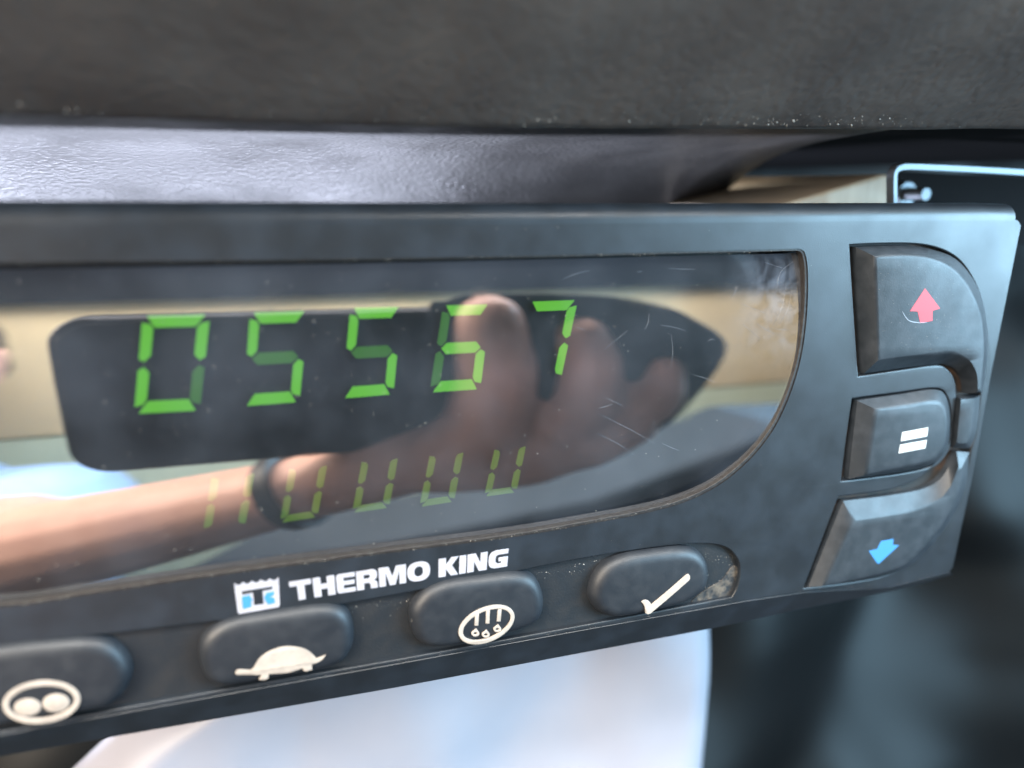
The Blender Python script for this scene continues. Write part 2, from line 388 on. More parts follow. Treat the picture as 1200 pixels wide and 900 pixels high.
digit((411, 361.5), (471, 360), (461, 462), (401, 467), 'afcd', 'g', M_seg, M_dim)['label'] = 'large green digit 5, right one'
digit((520, 358.5), (575, 357), (563, 456), (504, 460), 'acdg', 'ef', M_seg, M_dim)['label'] = 'large green digit 6 with dim left bars'
digit((621, 354), (677, 352), (657, 446), (608, 450), 'abc', '', M_seg, M_dim)['label'] = 'large green digit 7'
for c4, lit, dim in [(((248, 556), (299, 551), (287, 618), (238, 624)), 'b', 'cef'), (((340, 546), (384, 542), (372, 606), (328, 613)), 'bcdef', ''),
           (((425, 538), (467, 534), (456, 595), (413, 601)), 'bcdef', ''), (((505, 531), (544, 527), (532, 588), (492, 594)), 'bcdef', ''),
           (((581, 524), (617, 520), (605, 577), (568, 582)), 'bcdef', '')]:
    digit(*c4, lit, dim, M_seg2, M_dim, 0.19, 0.12)['label'] = 'small faint green digit without its top bar'

# lettering on the face
def letters():
    q = quad((338.5, 682), (596, 642.7), (594.3, 663.6), (341.5, 704.6))
    spans = dict(T=(338.5, 364), H=(366, 391.5), E=(393.5, 415.5), R=(417, 442), M=(443.5, 475.5), O=(477, 504), K=(514, 537.5), I=(538.5, 546.5), N=(548, 571.5), G=(573, 596))
    def rr(x0, y0, x1, y1, r, n=5):
        out = []
        for cx, cy, a0 in ((x1-r, y0+r, -90), (x1-r, y1-r, 0), (x0+r, y1-r, 90), (x0+r, y0+r, 180)):
            for i in range(n+1):
                a = math.radians(a0+90*i/n); out.append((cx+r*math.cos(a), cy+r*math.sin(a)))
        return out
    L = {}
    L['T'] = [[(0, 0), (1, 0), (1, .26), (.68, .26), (.68, 1), (.34, 1), (.34, .26), (0, .26)]]
    L['H'] = [[(0, 0), (.35, 0), (.35, .36), (.65, .36), (.65, 0), (1, 0), (1, 1), (.65, 1), (.65, .62), (.35, .62), (.35, 1), (0, 1)]]
    L['E'] = [[(.12, 0), (1, 0), (1, .22), (.38, .22), (.38, .39), (.96, .39), (.96, .60), (.38, .60), (.38, .78), (1, .78), (1, 1), (.12, 1), (.03, .93), (0, .84), (0, .14), (.04, .05)]]
    L['R'] = [[(0, 0), (.78, 0), (.92, .06), (.98, .18), (.98, .40), (.92, .52), (.80, .57), (.94, .64), (.98, .74), (1, 1), (.66, 1), (.64, .76), (.58, .68), (.35, .68), (.35, 1), (0, 1)],
              [(.35, .24), (.58, .24), (.64, .29), (.64, .40), (.58, .45), (.35, .45)]]
    L['M'] = [[(0, 0), (.36, 0), (.5, .55), (.64, 0), (1, 0), (1, 1), (.75, 1), (.75, .30), (.61, 1), (.39, 1), (.25, .30), (.25, 1), (0, 1)]]
    L['O'] = [[(.5+.5*math.copysign(abs(math.cos(t))**.8, math.cos(t)), .5+.52*math.copysign(abs(math.sin(t))**.8, math.sin(t))) for t in [2*PI*i/32 for i in range(32)]],
              [(.5+.19*math.copysign(abs(math.cos(t))**.85, math.cos(t)), .5+.27*math.copysign(abs(math.sin(t))**.85, math.sin(t))) for t in [2*PI*i/24 for i in range(24)]]]
    L['K'] = [[(0, 0), (.37, 0), (.37, .36), (.64, 0), (1, 0), (.68, .44), (1, 1), (.62, 1), (.37, .60), (.37, 1), (0, 1)]]
    L['I'] = [[(0, 0), (1, 0), (1, 1), (0, 1)]]
    L['N'] = [[(0, 0), (.40, 0), (.66, .55), (.66, 0), (1, 0), (1, 1), (.60, 1), (.34, .45), (.34, 1), (0, 1)]]
    L['G'] = [[(1, 0), (1, .26), (.50, .26), (.38, .34), (.36, .5), (.38, .66), (.48, .75), (.66, .75), (.66, .64), (.52, .64), (.52, .43), (1, .43), (1, 1), (.36, 1), (.16, .94), (.04, .80), (0, .5), (.04, .22), (.16, .06), (.36, 0)]]
    outs, holes = [], []
    for ch, (a, b) in spans.items():
        u0, u1 = (a-338.5)/257.5, (b-338.5)/257.5
        for k, poly in enumerate(L[ch]):
            pp = [q(u0+(u1-u0)*x, y) for x, y in poly]; (holes if k else outs).append(pp)
    plate('lettering', outs, holes, -0.00004, 0.0001, 0.00001, M_white, ctrl, yref=0, smooth=0, res=0)
letters()
# emblem: ice-topped frame with a dark T between two blue blocks
def emblem():
    q = quad((274.3, 683.3), (326.5, 676.5), (328, 711), (279, 719.5))
    top = []
    for i in range(5):
        for j in range(5):
            u = (i + j/5)/5; top.append((u, 0.0+0.085*abs(math.sin(PI*(j/5)))))
    frame = [q(u, v) for u, v in top+[(1, 0), (1, .93), (.97, 1), (.04, 1), (0, .95)]]
    p0 = plate('emblem', [frame], [], -0.00004, 0.0001, 0.00001, M_white, ctrl, yref=0, smooth=0, res=0)
    plate('emblem_mark', [[q(*p) for p in [(.15, .29), (.85, .27), (.85, .36), (.62, .37), (.62, .80), (.40, .80), (.40, .38), (.15, .40)]]], [], -0.00008, 0.0001, 0.00001, M_body, p0, yref=0, smooth=0, res=0)
    plate('emblem_panel', [[q(*p) for p in [(.13, .46), (.33, .45), (.34, .55), (.38, .60), (.34, .66), (.33, .84), (.13, .87)]]], [], -0.00008, 0.0001, 0.00001, M_blue, p0, yref=0, smooth=0, res=0)
    plate('emblem_panel', [[q(*p) for p in [(.70, .46), (.88, .44), (.88, .56), (.78, .62), (.88, .66), (.89, .84), (.72, .85), (.64, .62)]]], [], -0.00008, 0.0001, 0.00001, M_blue, p0, yref=0, smooth=0, res=0)
emblem()

# four round buttons in the tray
BT = -0.0013
def pillow(pts, label, cap=0.0010, thick=0.0022):
    """a soft rubber button: the outline is rolled over at the rim, the top is gently domed"""
    a = [P(x, y, BT+0.0007) for x, y in crom(pts, 5)]
    cen = sum(a, Vector())/len(a); k = len(a); bm = bmesh.new(); rings = []
    r = 0.0016
    steps = [(0, 0.0022)] + [(r*(1-math.cos(t)), r*(1-math.sin(t))) for t in [PI/2*i/6 for i in range(0, 7)]]
    rad = [(p-cen).length for p in a]; rm = min(rad)
    def dirin(i):
        t = (a[(i+1) % k]-a[i-1]); n = Vector((t.z, 0, -t.x)).normalized()
        if n.dot(cen-a[i]) < 0: n = -n
        return n
    nn = [dirin(i) for i in range(k)]
    for ins, dep in steps: rings.append([bm.verts.new(Vector((a[i].x, BT+dep+0.00015, a[i].z))+nn[i]*ins) for i in range(k)])
    base = [v.co.copy() for v in rings[-1]]
    for s_ in (0.93, 0.8, 0.6, 0.35): rings.append([bm.verts.new(Vector((cen.x+(p.x-cen.x)*s_, BT+0.00015*s_**2, cen.z+(p.z-cen.z)*s_))) for p in base])
    for r0, r1 in zip(rings, rings[1:]):
        for i in range(k): bm.faces.new((r0[i], r0[(i+1) % k], r1[(i+1) % k], r1[i]))
    bm.faces.new(rings[-1])
    o = from_bm('push_button', bm, M_btn, ctrl, 60); o['label'] = label; return o
b1 = pillow([(-112, 812), (-100, 785), (-60, 768), (0, 758), (60, 751.5), (104, 749), (130, 755), (147, 770), (154, 788), (150, 806), (138, 822), (118, 833), (60, 842), (0, 853), (-60, 862), (-100, 850)], 'round button with a ringed pair of dots')
b2 = pillow([(232, 769), (236, 750), (251, 735), (278, 724.5), (325, 716.5), (370, 710), (396, 711.5), (410, 722), (415.5, 742), (413, 761), (401, 777), (375, 787), (330, 795), (280, 804), (255, 805), (239, 794)], 'round button with a tortoise')
b3 = pillow([(481, 727), (484, 710), (500, 692), (527, 681), (565, 675.5), (602, 671.5), (625, 676), (636.5, 693), (638, 715), (627, 732), (592, 745), (540, 757), (505, 760), (487, 749)], 'round button with ringed falling drops')
b4 = pillow([(692.5, 697), (697, 680), (710, 663), (733, 651.5), (763, 646), (797, 642.5), (817, 645.5), (828.5, 657), (832, 672), (829, 688), (817, 700), (797, 710), (760, 719), (722, 725), (703, 719), (694.5, 708)], 'round button with a tick')
IY = BT-0.00003
def icon(name, outs, holes, m, parent, yf=IY, lab=None, th=0.00025):
    o = plate(name, outs, holes, yf, th, 0.00003, m, parent, yref=yf, smooth=40, res=1)
    if lab: o['label'] = lab
    return o
z7 = lambda pts: [(p[0]/2.4, 600+p[1]/2.4, *p[2:]) for p in pts]
icon('ring_symbol', [ell(48.3, 823, 46, 25.5, 6)], [ell(48.3, 823.2, 38.5, 19, 6)], M_cream, b1)
icon('dot_symbol', [ell(32, 829, 16, 10.3, 4)], [], M_cream, b1)
icon('dot_symbol', [ell(65.5, 824, 16, 10.8, 4)], [], M_cream, b1)
icon('tortoise_symbol', [crom(z7([(662, 452), (668, 445), (684, 444), (703, 446, 0), (712, 440), (728, 414), (750, 396), (780, 383), (812, 378), (850, 383), (874, 396), (889, 412, 0), (902, 409), (916, 402, 0),
      (908, 414), (893, 424), (877, 429, 0), (878, 444, 0), (862, 449, 0), (853, 446), (852, 439, 0), (830, 447), (805, 453), (756, 456, 0), (755, 468, 0), (742, 473), (728, 471, 0), (734, 464), (735, 459, 0), (712, 458), (680, 458), (666, 458)]), 4)], [], M_cream, b2)
z2 = lambda pts: [(430+x/6.667, 630+y/6.667) for x, y in pts]
dr = []
icon('ring_symbol', [z2(ell(935, 680, 232, 135, 24, 56))], [z2(ell(937, 681, 199, 103, 24, 56))], M_cream, b3)
for x0, y0, x1, y1 in ((862, 588, 856, 688), (947, 556, 943, 672), (1038, 562, 1030, 656)):
    icon('stripe_symbol', [z2([(x0-15, y0), (x0+15, y0), (x1+15, y1), (x1-15, y1)])], [], M_cream, b3, yf=IY-0.00002)
for cx, cy in ((848, 745), (930, 755), (1020, 712)):
    def drop(s): return z2([(cx+5, cy-36*s+2)] + [(cx+31*s*math.cos(a), cy+5+24*s*math.sin(a)) for a in [math.radians(-25+230*i/12) for i in range(13)]])
    icon('drop_symbol', [drop(1)], [z2(ell(cx, cy+5, 14, 10, 0, 14))], M_cream, b3)
z3 = lambda pts: [(680+x/6, 630+y/6) for x, y in pts]
icon('tick_symbol', [z3([(430, 452), (442, 442), (458, 437), (478, 443), (492, 456), (502, 472), (742, 264), (760, 256), (772, 268), (773, 290), (764, 303), (640, 412), (492, 536), (476, 541), (461, 533), (459, 512), (455, 488), (446, 470)])], [], M_cream, b4)

# right-hand keys
UY, EY, DYK = -0.0017, -0.0016, -0.0012
up = frustum('up_key', [(1003, 289.5, 0), (1060, 288), (1095, 293), (1122, 305), (1143, 330), (1154, 362), (1158, 400), (1156, 435), (1150, 460.5, 0), (1133, 461.5, 0), (1131, 447), (1122, 434.5), (1108, 427.5), (1095, 427), (1060, 431), (1012, 438, 0)], 0.0002,
     [(1026, 301, 0), (1060, 299), (1092, 303), (1118, 316), (1137, 339), (1149, 367), (1153.5, 400), (1152, 430), (1149.5, 459, 0), (1147, 459.5, 0), (1146, 440), (1137, 423.5), (1120, 414.5), (1100, 414.5), (1060, 418), (1029, 422, 0)], UY, M_key, ctrl)
eq = frustum('equals_key', [(1004.5, 469.5, 0), (1055, 462), (1094, 456.5), (1108, 464), (1113.5, 488), (1111.5, 518), (1103, 535), (1088, 546), (1050, 554), (994, 561.5, 0)], 0.0,
     [(1027, 480, 0), (1060, 476), (1092, 471), (1105, 475), (1110, 492), (1108, 517), (1100, 532), (1086, 542), (1055, 549), (1015, 556.5, 0)], EY, M_key, ctrl, edge=0.5)
dn = frustum('down_key', [(988, 587, 0), (1039, 581), (1079, 573.5), (1100, 563), (1112, 547), (1121, 529, 0), (1136, 530, 0), (1134, 560), (1125, 590), (1106, 622), (1084, 648), (1060, 667), (1017, 680), (947, 688, 0)], 0.0002,
     [(999, 611, 0), (1039, 605), (1067, 599.5), (1096, 588), (1114, 571), (1124, 548, 0), (1127, 548, 0), (1126, 564), (1117, 592), (1100, 620), (1077, 647), (1057, 663.5), (1016, 676.5), (965.5, 687, 0)], DYK, M_key, ctrl)
frustum('hinge_clip', [(1122, 465, 0), (1150, 463, 0), (1147, 500), (1139, 522), (1130, 526), (1117, 524, 0)], 0.0002,
     [(1126, 468, 0), (1141, 467, 0), (1139, 500), (1134, 517), (1128, 520), (1121, 519, 0)], -0.0007, M_key, ctrl, edge=0.15)
icon('up_arrow', [[(1084.2, 337.8), (1102, 361.5), (1093, 364.3), (1093, 376), (1078.5, 378.5), (1075.5, 365), (1066.5, 364.8)]], [], M_red, up, UY-0.00003, 'red arrow pointing up', 0.0002)
z6 = lambda pts: [(980+x/5, 420+y/5) for x, y in pts]
icon('equals_bar', [z6([(387, 433), (540, 404), (533, 457), (379, 486)])], [], M_pale, eq, EY-0.00003, None, 0.0002)
icon('equals_bar', [z6([(375, 506), (532, 478), (522, 527), (366, 557)])], [], M_pale, eq, EY-0.00003, None, 0.0002)
z4 = lambda pts: [(940+x/5.4545, 560+y/5.4545) for x, y in pts]
icon('down_arrow', [z4([(427, 468), (480, 455), (505, 405), (584, 390), (582, 428), (620, 432), (490, 550), (478, 545)])], [], M_blue, dn, DYK-0.00003, 'blue arrow pointing down', 0.0002)

M_grime = mat('tan_grime', (0.012, 0.014, 0.017), 0.7, 1.2e-4, 1800, (0.12, 0.098, 0.075), 900, cut=(0.42, 0.72), detail=9)
gp = plate('grime', [crom([(815, 700), (832, 688), (846, 680), (858, 664), (866, 668), (864, 686), (859, 698), (840, 703), (812, 707)], 4)], [], 0.00060, 0.0002, 0.00008, M_grime, ctrl, yref=0.0006)
gp['label'] = 'tan grime caked in the right end of the button tray'

# fine scratches in the window and on the up key (thin raised burrs)
def scratch_mesh(paths, width, yf, name, m, parent):
    bm = bmesh.new()
    for pts in paths:
        pp = crom(pts, 6, closed=False) if len(pts) > 2 else pts
        q = [P(x, y, LY) for x, y in pp]; k = len(q); prev = None
        for i, p in enumerate(q):
            t = (q[min(i+1, k-1)]-q[max(i-1, 0)]).normalized(); n = Vector((-t.z, 0, t.x))
            ww = width*(0.25+math.sin(PI*(i+0.5)/k))
            y = yf(p)
            cur = [bm.verts.new((p.x+n.x*ww*s_, y-(0.00001 if s_ == 0 else 0), p.z+n.z*ww*s_)) for s_ in (-1, 0, 1)]
            if prev:
                for a in (0, 1): bm.faces.new((prev[a], cur[a], cur[a+1], prev[a+1]))
            prev = cur
    return from_bm(name, bm, m, parent)
M_scr = mat('scratch', (0.26, 0.29, 0.34), 0.35)
lz = lambda x, y: (700+x/2.5, 260+y/2.5)
sc = [[lz(585, 118), lz(545, 150), lz(528, 210)], [lz(560, 180), lz(545, 250), lz(512, 312)], [lz(418, 185), lz(408, 210), lz(392, 228)], [lz(425, 240), lz(460, 255), lz(497, 268)],
      [lz(575, 200), lz(560, 260), lz(535, 300)], [lz(0, 560), lz(90, 605), lz(170, 650)], [lz(0, 620), lz(60, 650), lz(110, 685)], [lz(218, 330), lz(222, 380), lz(215, 430)],
      [lz(155, 270), lz(150, 300), lz(140, 315)], [lz(380, 350), lz(382, 375)], [lz(500, 120), lz(560, 140)], [lz(90, 320), lz(20, 375)], [lz(470, 300), lz(520, 330)], [lz(430, 300), lz(480, 345)]]
for _ in range(14):
    cx, cy = random.uniform(640, 938), random.uniform(305, 560)
    if cx > 900 and cy > 480: continue
    a = random.uniform(-0.9, 0.5); l = random.uniform(6, 40)
    sc.append([(cx, cy), (cx+l*math.cos(a)*.5, cy+l*math.sin(a)*.5+random.uniform(-2, 2)), (cx+l*math.cos(a), cy+l*math.sin(a))])
sc = [s_ for s_ in sc if all(p[0] < 938 and p[1] < 620 and not (p[0] > 840 and p[1] > 520) for p in s_)]
tag(scratch_mesh(sc, 0.000008, lambda p: lens_y(p.z)-0.00003, 'scratches', M_scr, lens), kind='stuff')
tag(scratch_mesh([[(1043, 362), (1050, 372), (1060, 375), (1072, 375)]], 0.00004, lambda p: UY-0.00003, 'scuff', M_scr, None), None).parent = up

# ================================================================== OVERHEAD CONSOLE
cons = empty('overhead_console', 'dark grained vinyl console overhanging the controller, paler and dusty along its lip', 'console')
lip_px = [(-420, 128), (0, 135.5), (150, 139), (300, 143.5), (450, 147), (600, 149.5), (900, 151), (1200, 151), (1700, 150)]
LIPY = 0.0035
def lipz(x):
    t = [(P(a, b, LIPY).x, P(a, b, LIPY).z) for a, b in lip_px]
    return interp(t, x)
xl, xr = P(-400, 130, LIPY).x, P(1650, 150, LIPY).x
def sweep(name, prof, m, nx=260, amp=0.0):
    bm = bmesh.new(); cols = []
    for i in range(nx+1):
        x = xl+(xr-xl)*i/nx; z0 = lipz(x)
        cols.append([bm.verts.new((x, y+amp*mnoise(Vector((x*60, y*60, z*60))), z0+z+amp*mnoise(Vector((x*80+9, y*60, z*60))))) for y, z in prof])
    for c0, c1 in zip(cols, cols[1:]):
        for j in range(len(prof)-1): bm.faces.new((c0[j], c0[j+1], c1[j+1], c1[j]))
    return from_bm(name, bm, m, cons, 70)
pr = crom([(-0.036, 0.075), (-0.035, 0.045), (-0.029, 0.028), (-0.016, 0.014), (-0.004, 0.0048), (0.0018, 0.0008), (0.0032, 0.0001), (0.0035, 0.0)], 6, closed=False)
sweep('fascia', pr, M_lip, amp=0.0002)
pr = crom([(0.0034, 0.00002), (0.0040, 0.0003), (0.012, 0.0002), (0.028, -0.0010), (0.041, -0.0042), (0.052, -0.0105), (0.059, -0.020), (0.062, -0.035)], 6, closed=False)
# the underside and the wall behind the controller; its right end is cut back where the side opening begins
bm = bmesh.new(); cols = []
xcut = P(1010, 200, 0.014).x
for i in range(241):
    x = xl+(xcut-xl)*i/240; z0 = lipz(x)
    s_ = max(0, (x-(xcut-0.055))/0.055)
    cols.append([bm.verts.new((x, y, z0+z)) for y, z in pr])
for c0, c1 in zip(cols, cols[1:]):
    for j in range(len(pr)-1): bm.faces.new((c0[j], c0[j+1], c1[j+1], c1[j]))
from_bm('underside', bm, M_console, cons, 70)
# dark ceiling of the opening on the right
box('recess_ceiling', xcut-0.001, xr, 0.0042, 0.20, lipz(xcut)+0.0008, lipz(xcut)+0.006, M_black, cons)

# tan board and steel bracket at the right end
tb = [P(905, 243, 0.020), P(1035, 204, 0.020), P(1046, 205, 0.020), P(1047, 262, 0.020), P(905, 262, 0.020)]
plate('tan_board', [[(p.x, p.z) for p in tb]], [], 0.020, 0.05, 0.0008, M_tan, None, world=True)
tag(C.objects['tan_board'], 'tan board end showing between the console and the steel bracket', 'board')
br = empty('mounting_bracket', 'bright steel angle bracket with a screw, behind the top right corner of the controller', 'bracket')
BY = 0.012
def strap(name, pts, wdt, depth, parent, m, y0):
    """a bent steel strap: centre line in pixels at plane y0"""
    q = [P(x, y, y0) for x, y in pts]; bm = bmesh.new(); rings = []
    for i, p in enumerate(q):
        t = (q[min(i+1, len(q)-1)]-q[max(i-1, 0)]).normalized(); n = Vector((-t.z, 0, t.x))*wdt/2
        rings.append([bm.verts.new(v) for v in (p+n, p-n, p-n+Vector((0, depth, 0)), p+n+Vector((0, depth, 0)))])
    for a, b in zip(rings, rings[1:]):
        for j in range(4): bm.faces.new((a[j], a[(j+1) % 4], b[(j+1) % 4], b[j]))
    bm.faces.new(rings[0]); bm.faces.new(rings[-1])
    bmesh.ops.bevel(bm, geom=[e for e in bm.edges], offset=0.0001, segments=2, affect='EDGES')
    return from_bm(name, bm, m, parent)
strap('bracket_arm', [(1049.5, 262), (1049.5, 235), (1049.5, 210), (1050, 203), (1053, 198), (1060, 195.5), (1070, 195.3), (1100, 196.5), (1150, 199), (1200, 202), (1290, 207)], 0.00085, 0.0015, br, M_steel, BY)
plate('bracket_plate', [[(1052, 200), (1290, 212), (1290, 300), (1052, 262)]], [], 0.027, 0.0012, 0.0002, M_black, br)
bm = bmesh.new()
sp = P(1086, 224, 0.021)
for r, y0, y1 in ((0.0012, 0.021, 0.0268), (0.0024, 0.0250, 0.0268)):
    bmesh.ops.create_cone(bm, cap_ends=True, segments=24, radius1=r, radius2=r*0.85, depth=y1-y0, matrix=Matrix.Translation((sp.x, (y0+y1)/2, sp.z-0.0005)) @ Matrix.Rotation(PI/2, 4, 'X'))
from_bm('screw', bm, M_steel, br)

# ================================================================== BEHIND AND BELOW
def cloth(name, x0, x1, z0, z1, yf, m, nx=120, nz=90, label=None, cat=None):
    bm = bmesh.new(); g = []
    for i in range(nx+1):
        g.append([bm.verts.new((x0+(x1-x0)*i/nx, yf(x0+(x1-x0)*i/nx, z0+(z1-z0)*j/nz), z0+(z1-z0)*j/nz)) for j in range(nz+1)])
    for i in range(nx):
        for j in range(nz): bm.faces.new((g[i][j], g[i+1][j], g[i+1][j+1], g[i][j+1]))
    o = from_bm(name, bm, m, None, 80); md = o.modifiers.new('thick', 'SOLIDIFY'); md.thickness = 0.002
    return tag(o, label, cat)
def fy(x, z):
    v = Vector((x*9, 0, z*11))
    return 0.200 + 0.034*mnoise(v) + 0.008*mnoise(v*2.1+Vector((5, 1, 2))) - max(0, -z-0.05)*0.35
cloth('dark_seat_cover', -0.26, 0.48, -0.30, 0.06, fy, M_fabric, label='crumpled black shiny cover hanging behind and below the controller', cat='cover')
# white sheet hanging under the controller: outline in pixels, gently creased
def sheet():
    Y0 = 0.034
    left = [(290, 780), (220, 835), (150, 880), (100, 920), (10, 1010)]
    right = [(838, 700), (838, 738), (834, 800), (829, 860), (826, 920), (826, 1010)]
    L_ = crom(left, 12, False); R_ = crom(right, 10, False)
    n = 48; bm = bmesh.new(); g = []
    def samp(c, t):
        f = t*(len(c)-1); i = min(int(f), len(c)-2); u = f-i
        return (c[i][0]*(1-u)+c[i+1][0]*u, c[i][1]*(1-u)+c[i+1][1]*u)
    for i in range(n+1):
        a, b = samp(L_, i/n), samp(R_, i/n); row = []
        for j in range(91):
            u = j/90; p = P(a[0]*(1-u)+b[0]*u, a[1]*(1-u)+b[1]*u, Y0)
            v = Vector((p.x*28+1.3, 0, p.z*20)); y = 0.0045*mnoise(v) + 0.0016*mnoise(v*2.3)
            y += 0.003*max(0, (u-0.95)/0.05)**2 + 0.010*max(0, (0.10-u)/0.10)**2
            row.append(bm.verts.new(p+Vector((0, y, 0))))
        g.append(row)
    for i in range(n):
        for j in range(90): bm.faces.new((g[i][j], g[i+1][j], g[i+1][j+1], g[i][j+1]))
    o = from_bm('white_sheet', bm, M_paper, None, 80); md = o.modifiers.new('thick', 'SOLIDIFY'); md.thickness = 0.0004
    tag(o, 'smooth white sheet hanging below the controller, its right edge turned back', 'sheet')
sheet()

# ================================================================== THE CAB BEHIND THE VIEWER (seen mirrored in the window)
WY = -0.75
zh = RY(450, 344, WY).z; zl = RY(400, 487, WY).z
box('beige_cab_wall', -0.9, 1.1, WY-0.03, WY, zl+0.004, zh-0.002, M_wall)
tag(C.objects['beige_cab_wall'], 'plain beige wall panel of the cab, mirrored in the display window', 'wall')
box('green_cab_panel', -0.9, 1.1, WY-0.03, WY-0.002, zl-0.9, zl-0.002, M_green)
tag(C.objects['green_cab_panel'], 'pale green lower panel of the cab, mirrored below the beige wall', 'panel')
box('cab_headliner', -0.9, 1.1, WY-0.03, WY+0.02, zh, zh+0.6, M_head)
tag(C.objects['cab_headliner'], 'dark headliner of the cab, mirrored along the top of the display window', 'headliner')
SY = -0.50
sp_ = [RY(x, y, SY) for x, y in [(150, 700), (330, 606), (640, 545), (790, 490), (826, 474), (935, 470)]]
poly = [(p.x, p.z) for p in sp_] + [(1.0, sp_[-1].z+0.01), (1.0, -1.2), (sp_[0].x, -1.2)]
plate('slate_seat', [poly], [], SY, 0.12, 0.012, M_seat, None, world=True)
tag(C.objects['slate_seat'], 'slate blue seat back, mirrored under the forearm in the display window', 'seat')

# phone in the hand
ph = empty('smartphone', 'dark smartphone held sideways, mirrored across the display window', 'phone')
def slab(corners, rad, th, name, m, parent, shrink=0.0):
    tl, tr, br_, bl = corners
    ux = (tr-tl).normalized(); uz = ((tl-bl)-(tl-bl).dot(ux)*ux).normalized(); n = ux.cross(uz)
    wd, ht = (tr-tl).length, (tl-bl).length; o = bl
    pts = []
    s_ = shrink
    for cx, cz, a0 in ((wd-rad, ht-rad, 0), (rad, ht-rad, 90), (rad, rad, 180), (wd-rad, rad, 270)):
        for i in range(9):
            a = math.radians(a0+90*i/8); pts.append((cx+(rad-s_)*math.cos(a), cz+(rad-s_)*math.sin(a)))
    bm = bmesh.new(); rings = []
    e = th*0.3
    for off, ins in ((0, e), (e*0.3, e*0.3), (e, 0), (th-e, 0), (th-e*0.3, e*0.3), (th, e)):
        rr_ = []
        for x, z in pts:
            dx, dz = x-wd/2, z-ht/2; l = math.hypot(dx, dz)
            rr_.append(bm.verts.new(o+ux*(x-dx/l*ins)+uz*(z-dz/l*ins)+n*off*1.0))
        rings.append(rr_)
    k = len(pts)
    for a, b in zip(rings, rings[1:]):
        for i in range(k): bm.faces.new((a[i], a[(i+1) % k], b[(i+1) % k], b[i]))
    bm.faces.new(rings[0]); bm.faces.new(rings[-1])
    return from_bm(name, bm, m, parent)
PY = -0.094
c4 = [RY(88, 374, PY), RY(790, 356, PY), RY(740, 505, PY-0.006), RY(84, 559, PY-0.006)]
slab(c4, 0.009, 0.008, 'phone_body', M_rim, ph)
d_ = Vector((0, 0.0005, 0)); sh = 0.0022
c5 = [c4[0]+Vector((sh, 0, -sh))+d_, c4[1]+Vector((-sh, 0, -sh))+d_, c4[2]+Vector((-sh, 0, sh))+d_, c4[3]+Vector((sh, 0, sh))+d_]
slab(c5, 0.008, 0.0012, 'phone_back', M_phone, ph)

flap = [RY(x, y, PY-0.001) for x, y in crom([(500, 374), (522, 352), (560, 345), (690, 346), (765, 357), (805, 373), (843, 406), (803, 468), (762, 503), (700, 527), (640, 538), (560, 540)], 5)]
plate('case_flap', [[(p.x, p.z) for p in flap]], [], PY+0.0012, 0.002, 0.0007, M_phone, ph, world=True)

# person: one continuous body (capsule chains fused by a remesh), posed reaching in from the left
def capsule_chain(bm, pts, seg=14):
    prev = None
    for i, (p, r) in enumerate(pts):
        t = (pts[min(i+1, len(pts)-1)][0]-pts[max(i-1, 0)][0]).normalized()
        a = t.orthogonal().normalized(); b = t.cross(a)
        ring = [bm.verts.new(p+(a*math.cos(2*PI*j/seg)+b*math.sin(2*PI*j/seg))*r) for j in range(seg)]
        if prev:
            for j in range(seg): bm.faces.new((prev[j], prev[(j+1) % seg], ring[(j+1) % seg], ring[j]))
        else: bm.faces.new(ring)
        prev = ring
    bm.faces.new(prev)
    for p, r in (pts[0], pts[-1]): bmesh.ops.create_icosphere(bm, subdivisions=2, radius=r*0.995, matrix=Matrix.Translation(p))
def interp_chain(pts, n=5):
    out = []
    for (p, r), (q, s_) in zip(pts, pts[1:]):
        for j in range(n): t = j/n; out.append((p.lerp(q, t), r+(s_-r)*t))
    out.append(pts[-1]); return out
wrist = RY(345, 575, -0.115); elbow = RY(-30, 662, -0.24)
shoulder = elbow + Vector((-0.13, -0.12, 0.16))
neck = shoulder + Vector((-0.09, -0.05, 0.06)); headc = RY(-160, 440, -0.58)
neck = headc + Vector((-0.02, -0.02, -0.15)); shoulder = neck + Vector((0.13, 0.03, -0.06))
chest = neck + Vector((0, -0.02, -0.22)); pelvis = chest + Vector((0, 0, -0.30))
bm = bmesh.new()
palm = RY(520, 530, -0.098)
capsule_chain(bm, interp_chain([(shoulder, 0.050), (elbow.lerp(shoulder, 0.5), 0.043), (elbow, 0.034), (elbow.lerp(wrist, 0.35), 0.030), (wrist, 0.0145), (palm, 0.0135)]))
for pts in ([(520, 535, 12.5), (570, 500, 12), (582, 440, 11), (572, 375, 9.5)],
            [(560, 545, 11), (645, 520, 10), (688, 468, 9.6), (692, 425, 9), (680, 392, 7.6)],
            [(560, 548, 10), (690, 524, 9), (748, 494, 8.2), (776, 460, 7.2), (778, 432, 5.8)],
            [(520, 550, 10), (620, 545, 9), (690, 525, 7.5), (735, 492, 6.2), (742, 462, 5.6)],
            [(500, 552, 9), (590, 552, 8), (640, 535, 7), (668, 515, 6), (672, 495, 5.2)]):
    capsule_chain(bm, interp_chain([(RY(x, y, -0.0885-0.0006*i if i else -0.092), r*1e-3*1.0) for i, (x, y, r) in enumerate(pts)], 3))
capsule_chain(bm, interp_chain([(neck+Vector((0, 0, -0.05)), 0.062), (neck, 0.055), (headc+Vector((0, 0.0, -0.06)), 0.055)]))
capsule_chain(bm, interp_chain([(neck+Vector((-0.13, 0, -0.08)), 0.06), (shoulder, 0.055)]))
capsule_chain(bm, interp_chain([(neck+Vector((0, -0.01, -0.08)), 0.09), (chest, 0.135), (chest.lerp(pelvis, 0.6), 0.12), (pelvis, 0.13)]))
